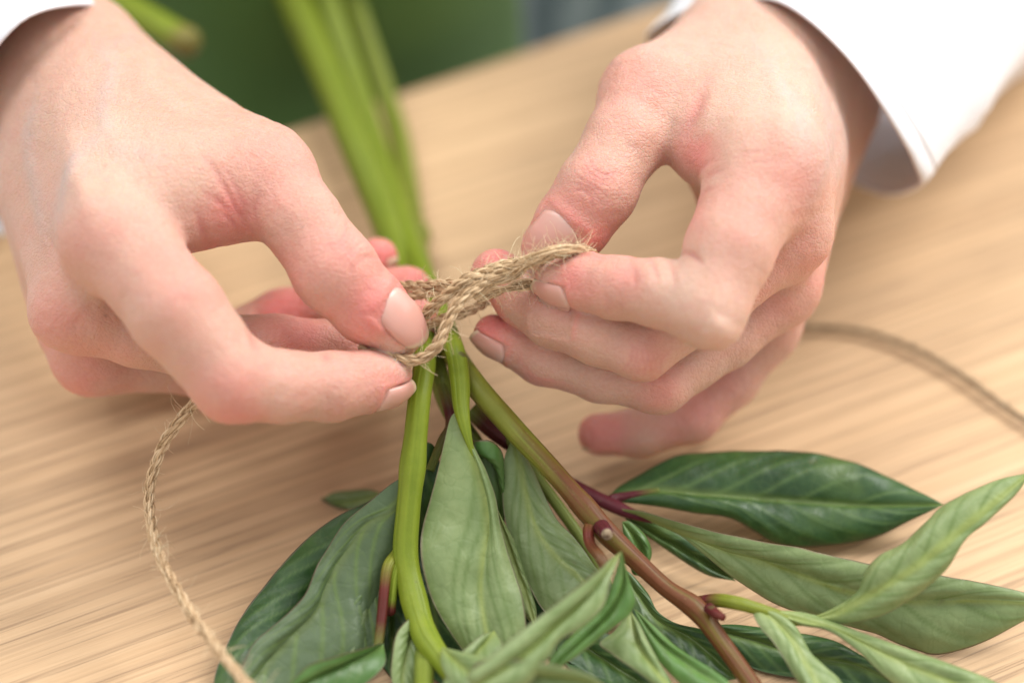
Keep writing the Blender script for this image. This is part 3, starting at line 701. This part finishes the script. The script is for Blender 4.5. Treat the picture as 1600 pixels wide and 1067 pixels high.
stalk('side_shoot', [(667, 985, 8, 14), (664, 1025, 14, 16), (662, 1080, 24, 15), (660, 1120, 30, 14)], s1, [(0, G_BRIGHT), (0.2, G_OLIVE * 1.2), (1, G_BRIGHT * 0.8)], n=40)
# leaves left of it
leaf(s1, [(620, 760, -4), (560, 850, -4), (480, 950, 2), (410, 1030, 10), (345, 1120, 22)], [(575, 783), (517, 812), (459, 861), (388, 947), (356, 1005), (334, 1067)], [(625, 850), (590, 950), (520, 1050), (450, 1110)], False, eL=-2, eR=-2, seed=1, nveins=6, bulge=2.0)
leaf(s1, [(640, 740, 2), (618, 792, 2), (575, 818, 3), (540, 862, 4), (514, 904, 6), (491, 956, 9), (425, 1028, 14), (385, 1085, 20), (350, 1140, 26)], [(612, 755), (575, 785), (537, 818), (510, 860), (494, 889), (474, 933), (430, 975), (396, 1005), (376, 1048), (345, 1100)], [(628, 800), (622, 850), (600, 900), (587, 960), (583, 1020), (520, 1090), (430, 1140)], True, eL=1, eR=-3, tint=0.8, seed=2, nveins=6, bulge=1.6)
leaf(s1, [(612, 830, -2), (588, 900, 2), (565, 970, 7), (540, 1060, 14)], [(590, 850), (556, 900), (528, 960), (500, 1040)], [(622, 880), (612, 940), (596, 1000), (570, 1050)], True, seed=3, nveins=6, tint=0.85, eL=1, eR=-2)
leaf(s1, [(690, 790, -22), (676, 880, -16), (680, 980, -6), (700, 1090, 8)], [(660, 830), (632, 900), (628, 980), (650, 1060)], [(715, 830), (730, 900), (738, 980), (740, 1060)], False, seed=12, nveins=5)
leaf(s1, [(772, 985, 16), (742, 1020, 21), (722, 1060, 26), (712, 1120, 32)], [(748, 995), (712, 1030), (690, 1080)], [(785, 1010), (776, 1050), (760, 1100)], True, seed=14, nveins=4, veinamp=0.15)
leaf(s1, [(840, 1010, 8), (800, 1040, 14), (770, 1080, 20), (750, 1130, 26)], [(815, 1012), (775, 1040), (745, 1080)], [(845, 1035), (830, 1075), (800, 1120)], False, seed=15, nveins=4, tint=0.15)
leaf(s1, [(600, 1005, 14), (560, 1022, 18), (500, 1050, 24), (430, 1090, 30)], [(575, 1010), (530, 1022), (480, 1042)], [(600, 1040), (560, 1075), (490, 1110)], False, seed=5, veinamp=0.08, tint=0.45, nveins=6, eL=2)
leaf(s1, [(598, 770, -28), (570, 780, -30), (535, 785, -32), (502, 783, -34)], [(575, 764), (545, 766), (518, 770)], [(585, 792), (555, 800), (525, 802)], True, seed=6, tint=0.35, nveins=3)
leaf(s1, [(668, 960, 8), (645, 985, 10), (630, 1030, 14), (625, 1100, 20)], [(645, 962), (622, 985), (614, 1020), (612, 1060)], [(672, 1000), (662, 1040), (650, 1080)], True, seed=7, nveins=6, eL=2)
leaf(s1, [(760, 1085, 30), (820, 1055, 32), (880, 1058, 33), (945, 1070, 34)], [(740, 1040), (790, 1030), (850, 1036), (910, 1050)], [(800, 1095), (860, 1098), (910, 1090)], True, seed=8, veinamp=0.08, nveins=6, eL=3)
leaf(s1, [(690, 1010, 20), (720, 1040, 26), (760, 1075, 32), (800, 1110, 38)], [(730, 1020), (780, 1035), (820, 1070)], [(690, 1040), (710, 1075), (750, 1110)], True, seed=9, veinamp=0.08, nveins=5)
leaf(s1, [(660, 690, -6), (640, 760, -8), (625, 820, -10), (612, 890, -12)], [(655, 700), (628, 740), (610, 800)], [(680, 700), (690, 760), (665, 840)], False, seed=10, nveins=4)
leaf(s1, [(612, 820, -10), (608, 900, -8), (612, 990, -2), (620, 1080, 8)], [(580, 860), (575, 930), (580, 1010)], [(650, 860), (660, 940), (655, 1020)], False, seed=11, nveins=5)

# S2: middle stem carrying the broad pale leaf
s2 = thing('peony_stem', base_of((720, 620, 0)), 'short green stalk ending in one broad pale leaf seen from beneath', 'plant stem')
stalk('stalk', [(494, -80, -150, 20), (516, 20, -142, 21), (556, 140, -130, 21), (594, 260, -110, 21), (634, 370, -78, 20), (704, 530, -12, 16), (718, 590, -5, 16), (721, 636, -1, 13), (727, 668, 1, 9), (736, 700, 1.5, 4.5), (748, 735, 1.5, 3)], s2, [(0, G_BRIGHT * 0.8), (0.6, G_BRIGHT * 0.85), (0.8, G_BRIGHT), (1, G_BRIGHT)], n=120)
leaf(s2, [(718, 640, -2), (738, 703, 1), (753, 750, 2), (762, 790, 3), (764, 830, 4), (756, 875, 6), (752, 930, 8), (765, 1010, 12), (790, 1070, 16)], [(704, 652), (694, 690), (684, 735), (672, 780), (661, 820), (657, 850), (661, 890), (676, 940), (705, 990), (750, 1050)], [(728, 668), (745, 705), (760, 735), (774, 775), (782, 820), (793, 862), (806, 900), (818, 940), (822, 990), (812, 1050)], True, seed=20, nveins=3, acute=3.0, bulge=2.2, ns=150, nt=21, veinamp=0.42, eL=-2)
leaf(s2, [(770, 780, -3), (795, 850, -3), (815, 910, -2), (838, 985, 2)], [(775, 820), (785, 870), (800, 930)], [(785, 810), (806, 850), (826, 910), (838, 950)], True, seed=21, nveins=6, eL=-1)
leaf(s2, [(735, 690, -8), (752, 700, -5), (775, 735, -6), (782, 790, -8), (785, 840, -10)], [(744, 688, -2), (768, 690, -2), (786, 712, -4), (788, 760, -7), (788, 810, -9)], [(738, 720, -12), (752, 760, -11), (765, 800, -11)], False, seed=22, nveins=6, tint=0.55, bulge=2.5)

# S3: long stem turning from green to red
s3 = thing('peony_stem', base_of((945, 830, 0)), 'long stem turning from green to dark red with a cut stub at its joint', 'plant stem')
stalk('stalk', [(520, -90, -152, 15), (562, 30, -147, 15), (602, 148, -138, 16), (626, 228, -126, 17), (640, 320, -108, 18), (656, 410, -80, 18), (692, 520, -32, 18), (735, 592, -10, 18), (800, 668, -4, 18), (860, 732, 0, 16.5), (915, 795, 3, 16.5), (950, 835, 4, 18), (990, 872, 5, 15), (1040, 918, 7, 14), (1088, 952, 9, 16), (1125, 1000, 12, 14.5), (1175, 1070, 18, 14.5), (1215, 1130, 24, 15)], s3,
      [(0, G_BRIGHT * 0.8), (0.45, G_YEL * 0.85), (1, G_YEL)], n=190, redside=0.6, seed=5, nodes=((0.36, 0.012, 0.45), (0.79, 0.011, 0.16), (0.895, 0.011, 0.12)))
# joint with a cut stub and the maroon stalk curling from it
stalk('leaf_stalk', [(936, 806, 0, 9), (921, 824, 5, 9), (922, 850, 9, 8.5), (938, 872, 14, 9), (952, 900, 15, 8)], s3, [(0, G_YEL * 0.6 + G_RED * 0.4), (0.4, G_RED), (1, G_RED * 0.7 + G_OLIVE * 0.3)], n=40, groove=0.15)
stalk('leaf_stalk', [(940, 824, 6, 13), (945, 830, 10, 12), (948, 834, 12.5, 10)], s3, [(0, G_MAROON), (1, G_MAROON)], n=12)
V, F, s_, a_ = tube_vf(arr([(948, 834, 12.2), (949, 835, 13.6)]), [RR(9, 12), RR(8.5, 13)], 18); obj('cut_stub', V, F, BARK, s3)
stalk('leaf_stalk', [(1085, 944, 4, 12), (1118, 938, 9, 11), (1150, 942, 13, 11), (1180, 950, 13, 10), (1240, 968, 12, 9), (1290, 966, 11, 7), (1330, 950, 11, 5)], s3, [(0, G_RED * 0.6 + G_YEL * 0.4), (0.12, G_MAROON * 1.3), (0.25, G_YEL * 0.5 + G_BRIGHT * 0.4), (1, G_BRIGHT * 0.8)], n=70)
stalk('leaf_stalk', [(1108, 950, 12, 9), (1118, 958, 15, 8), (1130, 965, 17, 6)], s3, [(0, G_MAROON), (1, G_RED)], n=16)
stalk('leaf_stalk', [(752, 640, -16, 12), (800, 690, -18, 11), (860, 738, -18, 11), (920, 772, -17, 11), (962, 792, -15, 11), (985, 802, -14, 9), (1020, 812, -12, 6)], s3, [(0, G_OLIVE), (0.2, G_MAROON), (1, G_MAROON * 1.2)], n=60)
stalk('leaf_stalk', [(962, 792, -15, 9), (955, 782, -16, 9), (972, 776, -17, 7), (1030, 766, -18, 4)], s3, [(0, G_MAROON), (0.6, G_MAROON * 1.3), (1, G_OLIVE)], n=30)
stalk('leaf_stalk', [(750, 620, -20, 9), (800, 690, -14, 9), (850, 760, -12, 9), (900, 830, -10, 9), (930, 880, -8, 8), (960, 930, -6, 7)], s3, [(0, G_OLIVE), (1, G_OLIVE)], n=50)
leaf(s3, [(799, 688, -8), (810, 715, -7), (824, 783, -6), (840, 831, -4), (868, 868, -2), (910, 905, 1), (960, 960, 5)], [(788, 715), (785, 750), (787, 800), (800, 850), (820, 900), (850, 955), (900, 990)], [(812, 700), (830, 728), (852, 775), (872, 812), (902, 843), (932, 885), (960, 920)], True, seed=30, nveins=6, bulge=1.6, ns=150, veinamp=0.38, tint=0.22, eR=-2)
leaf(s3, [(950, 782, -16), (974, 775, -17), (1031, 766, -18), (1097, 773, -19), (1206, 780, -20), (1338, 788, -20), (1476, 788, -18)], [(960, 766), (988, 747), (1053, 713), (1105, 706), (1163, 705), (1259, 706), (1338, 724), (1400, 750), (1440, 770)], [(975, 785), (1031, 792), (1085, 802), (1140, 810), (1180, 832), (1215, 851), (1272, 855), (1360, 842), (1425, 812)], False, seed=31, nveins=6, bulge=2.2, eL=-6, eR=2, ns=150)
leaf(s3, [(966, 792, -14), (1010, 806, -12), (1097, 845, -7), (1206, 880, -3), (1294, 913, 0), (1366, 932, 2), (1434, 939, 3), (1548, 937, 5), (1660, 945, 6)], [(1000, 798), (1050, 812), (1119, 831), (1185, 845), (1250, 857), (1355, 880), (1420, 889), (1482, 901), (1557, 915), (1610, 928)], [(1015, 815), (1060, 835), (1088, 856), (1145, 902), (1206, 941), (1272, 964), (1360, 988), (1410, 1008), (1460, 1023), (1535, 1004), (1600, 970)], True, seed=32, nveins=6, bulge=1.8, ns=150, nt=21, veinamp=0.40, eL=2, eR=-2)
leaf(s3, [(966, 796, -16), (1010, 828, -15), (1070, 860, -13), (1150, 908, -10)], [(1000, 804), (1050, 826), (1110, 862)], [(990, 822), (1040, 858), (1100, 896)], False, seed=33, nveins=3)
leaf(s3, [(1268, 966, 11), (1300, 960, 12), (1338, 941, 14), (1425, 889, 18), (1513, 819, 17), (1610, 738, 12)], [(1300, 950), (1338, 924), (1352, 890), (1374, 866), (1417, 843), (1450, 812), (1480, 785), (1557, 750)], [(1310, 973), (1345, 970), (1390, 956), (1447, 920), (1487, 880), (1504, 846), (1548, 810), (1590, 770)], True, seed=34, nveins=6, bulge=2.0, ns=150, eL=-4, eR=-1, veinamp=0.35)
leaf(s3, [(1200, 955, 13), (1260, 972, 13), (1320, 992, 14), (1400, 1030, 17), (1480, 1064, 20), (1600, 1110, 24)], [(1250, 955), (1300, 968), (1338, 984), (1425, 1015), (1552, 1062)], [(1250, 976), (1295, 985), (1338, 1014), (1384, 1058), (1440, 1100), (1520, 1115)], True, seed=35, nveins=4, bulge=1.6, ns=150, eL=-3)
leaf(s3, [(1175, 950, 13), (1205, 965, 14), (1235, 1000, 16), (1262, 1045, 20), (1300, 1110, 26)], [(1178, 962), (1188, 980), (1214, 1010), (1245, 1062), (1275, 1100)], [(1210, 955), (1243, 978), (1273, 1026), (1318, 1066), (1325, 1100)], True, seed=36, nveins=4, bulge=1.6, ns=150, eR=-2)
leaf(s3, [(1100, 978, 2), (1180, 1000, 4), (1260, 1025, 6), (1340, 1040, 8), (1420, 1075, 14)], [(1150, 975), (1220, 985), (1300, 1000), (1370, 1040)], [(1130, 1020), (1200, 1060), (1300, 1090), (1380, 1100)], False, seed=37, nveins=6, eL=-2)
leaf(s3, [(1130, 985, 0), (1160, 992, 0), (1185, 1000, 0), (1212, 998, 0)], [(1150, 984), (1175, 982), (1200, 988)], [(1150, 1002), (1175, 1012), (1198, 1010)], True, seed=38, nveins=2, tint=0.2)
leaf(s3, [(965, 885, -4), (1000, 930, -2), (1030, 968, 1), (1085, 1000, 5), (1150, 1060, 12)], [(985, 895), (1012, 925), (1028, 955), (1055, 974), (1095, 982), (1130, 1000)], [(970, 930), (990, 980), (1040, 1030), (1090, 1070)], False, seed=39, nveins=6, eL=-2)
leaf(s3, [(972, 815, -8), (992, 838, -8), (1005, 865, -8), (1000, 900, -8)], [(985, 815), (1010, 838), (1018, 868)], [(975, 845), (982, 872), (988, 895)], False, seed=40, nveins=3, tint=0.3)
# leaves in front of its lower end
leaf(s3, [(972, 860, 22), (930, 912, 27), (880, 966, 31), (820, 1020, 34), (740, 1075, 36)], [(950, 876), (931, 893), (872, 941), (808, 990), (760, 1030), (730, 1055)], [(962, 885), (953, 909), (942, 947), (910, 979), (875, 1000), (852, 1036), (810, 1080)], True, seed=41, veinamp=0.08, nveins=4, tint=0.0, bulge=2.0, eL=2)
leaf(s3, [(972, 861, 20), (975, 910, 19), (950, 960, 20), (905, 1008, 22), (850, 1060, 26)], [(960, 900), (940, 950), (895, 990), (860, 1030)], [(981, 898), (993, 936), (985, 958), (969, 972), (929, 1003), (895, 1030)], False, seed=42, veinamp=0.08, nveins=4, tint=0.6, bulge=1.5)
leaf(s3, [(985, 953, 12), (995, 990, 15), (1012, 1030, 19), (1050, 1080, 26)], [(960, 985), (937, 1006), (958, 1022), (985, 1040), (1024, 1070)], [(1000, 975), (1012, 1000), (1031, 1035), (1050, 1068)], True, seed=43, veinamp=0.08, nveins=4, bulge=1.5)
leaf(s3, [(990, 950, 10), (1030, 1000, 14), (1080, 1040, 19), (1160, 1090, 26)], [(1020, 975), (1060, 1012), (1110, 1045), (1150, 1075)], [(1010, 1000), (1040, 1045), (1090, 1085)], False, seed=44, veinamp=0.08, nveins=4, tint=0.7)
leaf(s3, [(880, 985, -2), (930, 1020, 3), (990, 1060, 8), (1060, 1110, 14)], [(910, 975), (970, 1000), (1040, 1050)], [(870, 1020), (910, 1070), (980, 1110)], False, seed=45, nveins=4)
leaf(s3, [(800, 820, -14), (840, 900, -10), (880, 970, -4), (900, 1050, 4)], [(790, 880), (810, 960), (840, 1040)], [(850, 860), (920, 930), (950, 1010)], False, seed=46, nveins=4)

# other stems of the bundle
s4 = thing('peony_stem', base_of((700, 620, -20)), 'olive stem half hidden between the bright green stem and the broad leaf', 'plant stem')
stalk('stalk', [(470, -60, -156, 18), (505, 60, -147, 18), (545, 160, -134, 18), (590, 290, -105, 19), (640, 440, -62, 20), (680, 570, -22, 17), (705, 640, -16, 16), (745, 700, -16, 15), (775, 760, -16, 14)], s4, [(0, G_BRIGHT * 0.55), (0.5, G_BRIGHT * 0.6), (0.8, G_OLIVE * 1.3), (1, G_YEL * 0.6)], n=100)
stalk('side_shoot', [(690, 600, -16, 8), (704, 660, -8, 8), (690, 690, -6, 7), (672, 735, -5, 7)], s4, [(0, G_OLIVE), (0.4, G_MAROON), (1, G_OLIVE)], n=40)
stalk('side_shoot', [(735, 640, -14, 13), (765, 668, -14, 14), (790, 690, -15, 11), (810, 708, -16, 6)], s4, [(0, G_OLIVE), (0.3, G_RED * 0.7), (1, G_MAROON * 0.7)], n=40, redside=0.5)
s7 = thing('peony_stem', base_of((240, 45, -120)), 'cut green stem with a brown joint behind the wrist by the apron', 'plant stem')
stalk('stalk', [(110, -45, -130, 25), (180, 2, -122, 24), (240, 38, -115, 24), (278, 60, -111, 24), (290, 66, -110, 25), (300, 72, -109, 22)], s7, [(0, G_BRIGHT * 0.9), (0.5, G_BRIGHT * 0.9), (0.86, G_BRIGHT * 0.9), (0.95, np.array([0.21, 0.17, 0.04])), (1, np.array([0.19, 0.17, 0.045]))], n=60)

# ------------------------------------------------------------------ twine
J0 = np.array([0.66, 0.47, 0.275]); J1 = np.array([0.84, 0.66, 0.43]); J2 = np.array([0.38, 0.24, 0.12])
twine = thing('twine', base_of((720, 480, 0)), 'natural jute twine being tied round the stems, its tails trailing on the table', 'twine')
def ply_mesh(P, rad, turns_mm, phase, nfib, rfib, seed, fray=None):
    """one twisted ply made of fine fibres; fray: how far fibres spread along the length"""
    n = len(P); T, N, B = frames(P)
    L = np.r_[0, np.cumsum(np.linalg.norm(np.diff(P, axis=0), axis=1))]
    ph = 2 * math.pi * L / turns_mm + phase
    fr = np.ones(n) if fray is None else fray
    c = P + (rad * fr)[:, None] * (np.cos(ph)[:, None] * N + np.sin(ph)[:, None] * B)
    T2, N2, B2 = frames(c)
    rg = np.random.default_rng(seed); VV, FF, CC = [], [], []; off = 0
    for k in range(nfib):
        ro = rad * 0.98 * math.sqrt((k + 0.4) / nfib); a0 = k * 2.39996
        ang = a0 - 2 * math.pi * L / (turns_mm * 1.15) + 0.3 * np.sin(L * 0.4 + k)
        rr = ro * fr * (1 + 0.28 * vnoise(np.c_[L * 0.25, np.full(n, k * 3.1), np.full(n, seed)], 1.0, seed))
        q = c + rr[:, None] * (np.cos(ang)[:, None] * N2 + np.sin(ang)[:, None] * B2)
        V, F, s, a = tube_vf(q, rfib * (0.7 + 0.6 * rg.random()), 5, fr=(T2, N2, B2))
        mixv = np.clip(0.5 + 0.35 * rg.standard_normal() + 0.15 * np.repeat(vnoise(np.c_[L * 0.15, np.full(n, k), np.full(n, 7.0)], 1.0), 5), 0, 1)
        cc = np.where(mixv[:, None] < 0.35, J2 + (J0 - J2) * (mixv / 0.35)[:, None], J0 + (J1 - J0) * ((mixv - 0.35) / 0.65)[:, None])
        VV.append(V); CC.append(cc); FF += [[i + off for i in f] for f in F]; off += len(V)
    return np.vstack(VV), FF, np.vstack(CC)
def fuzz_mesh(P, rad, count, seed, lmin=2.0, lmax=8.0):
    rg = np.random.default_rng(seed); n = len(P); T, N, B = frames(P); VV, FF, CC = [], [], []; off = 0
    for k in range(count):
        i = rg.integers(1, n - 1); a = rg.random() * 6.283
        d = math.cos(a) * N[i] + math.sin(a) * B[i]; side = np.cross(T[i], d)
        p = P[i] + d * rad * 0.9; ln = lmin + (lmax - lmin) * rg.random() ** 2.2
        v = unit(T[i] * rg.normal(0, 1.1) + d * abs(rg.normal(0.55, 0.35)) + side * rg.normal(0, 0.6)); pts = [p]
        bend = rg.normal(0, 0.30, 3)
        for q in range(8):
            v = unit(v + bend * 0.55 + rg.normal(0, 0.12, 3)); p = p + v * ln / 8; pts.append(p)
        pts = np.array(pts); pts[:, 2] = np.maximum(pts[:, 2], 0.2)
        V, F, s, aa = tube_vf(pts, np.linspace(0.060, 0.035, 9) * (0.7 + 0.6 * rg.random()), 3, cap=False)
        c = J1 * (0.75 + 0.5 * rg.random()); VV.append(V); CC.append(np.tile(np.clip(c, 0, 0.9), (len(V), 1))); FF += [[x + off for x in f] for f in F]; off += len(V)
    return np.vstack(VV), FF, np.vstack(CC)
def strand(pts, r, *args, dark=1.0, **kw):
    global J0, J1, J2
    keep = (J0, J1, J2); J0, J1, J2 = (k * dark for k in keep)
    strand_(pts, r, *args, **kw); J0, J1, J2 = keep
def strand_(pts, r, nply=3, lay=9.0, nfib=9, seed=0, fuzz=60, raw=False, step=0.35, frayed=None, lmax=8.0):
    P = np.array(pts) if raw else arr(pts)
    Lr = np.linalg.norm(np.diff(P, axis=0), axis=1).sum(); n = max(24, int(Lr / step)); P = spline(P, n)
    P = P + 0.25 * np.stack([vnoise(P, 0.15, seed + q) for q in range(3)], -1)
    P[:, 2] = np.maximum(P[:, 2], 2 * r * 0.5 + 0.3)
    fr = None if frayed is None else np.interp(np.linspace(0, 1, n), *zip(*frayed))
    pr = r * (0.5 if nply == 2 else 0.47)
    for k in range(nply):
        V, F, C = ply_mesh(P, pr, lay, 2 * math.pi * k / nply, nfib * 2, pr * 0.235, seed * 10 + k, fr)
        obj('ply', V, F, JUTE, twine, {'col': C})
    if fuzz:
        V, F, C = fuzz_mesh(P, r * 0.9, int(fuzz * 1.6), seed + 50, 1.5, lmax)
        o = obj('loose_fibres', V, F, JUTE, twine, {'col': C}); o['kind'] = 'stuff'
# strand pinched between thumb and forefinger, running up to the other hand
strand([(560, 548, 6), (610, 558, 6), (640, 563, 7), (662, 558, 8), (682, 542, 9), (693, 518, 9), (706, 490, 9), (726, 462, 9), (752, 442, 8), (790, 424, 8), (830, 408, 9), (868, 396, 9), (900, 392, 6), (930, 398, 2)], 1.4, 3, 8.5, 10, 1, 130)
strand([(600, 545, -6), (630, 522, -2), (652, 504, 2), (676, 481, 5), (702, 458, 7), (735, 434, 8), (772, 418, 7), (808, 411, 6), (850, 404, 5), (890, 400, 3)], 1.4, 3, 8.5, 10, 2, 120)
# frayed ends between the fingertips of the other hand
strand([(738, 462, 5), (764, 443, 6), (800, 428, 7), (826, 410, 9), (862, 394, 10), (900, 389, 9), (915, 394, 6)], 1.5, 3, 24, 16, 3, 170, frayed=[(0, 0.8), (0.3, 1.15), (0.55, 1.1), (0.85, 0.7), (1, 0.45)], lmax=7.0)
strand([(745, 470, 1), (780, 455, 2), (815, 446, 2), (850, 448, 0), (880, 450, -2)], 1.15, 2, 18, 12, 4, 70, frayed=[(0, 0.9), (0.5, 1.2), (1, 0.8)])
# turns round the stems, behind
strand([(540, 470, -24), (590, 456, -18), (625, 449, -14), (665, 446, -10), (705, 444, -6), (745, 447, -4), (790, 452, -6), (830, 448, -8)], 1.25, 3, 8.5, 9, 5, 60)
strand([(560, 485, -20), (610, 466, -16), (645, 463, -12), (685, 456, -8), (720, 450, -6), (760, 455, -6), (800, 460, -10)], 1.25, 3, 8.5, 9, 6, 60)
strand([(630, 560, -30), (650, 520, -20), (690, 500, -12), (735, 486, -12), (775, 466, -18), (800, 470, -30)], 1.25, 3, 8.5, 8, 7, 40)
# tail dropping from the near hand towards the camera
strand([(420, 560, 0), (350, 592, 2), (310, 625, 3), (282, 655, 4), (258, 690, 4), (241, 730, 4), (232, 780, 5), (238, 832, 9), (258, 888, 14), (296, 955, 21), (340, 1012, 29), (390, 1072, 38), (440, 1130, 46)], 1.35, 3, 9, 9, 8, 150)
# tail lying on the table
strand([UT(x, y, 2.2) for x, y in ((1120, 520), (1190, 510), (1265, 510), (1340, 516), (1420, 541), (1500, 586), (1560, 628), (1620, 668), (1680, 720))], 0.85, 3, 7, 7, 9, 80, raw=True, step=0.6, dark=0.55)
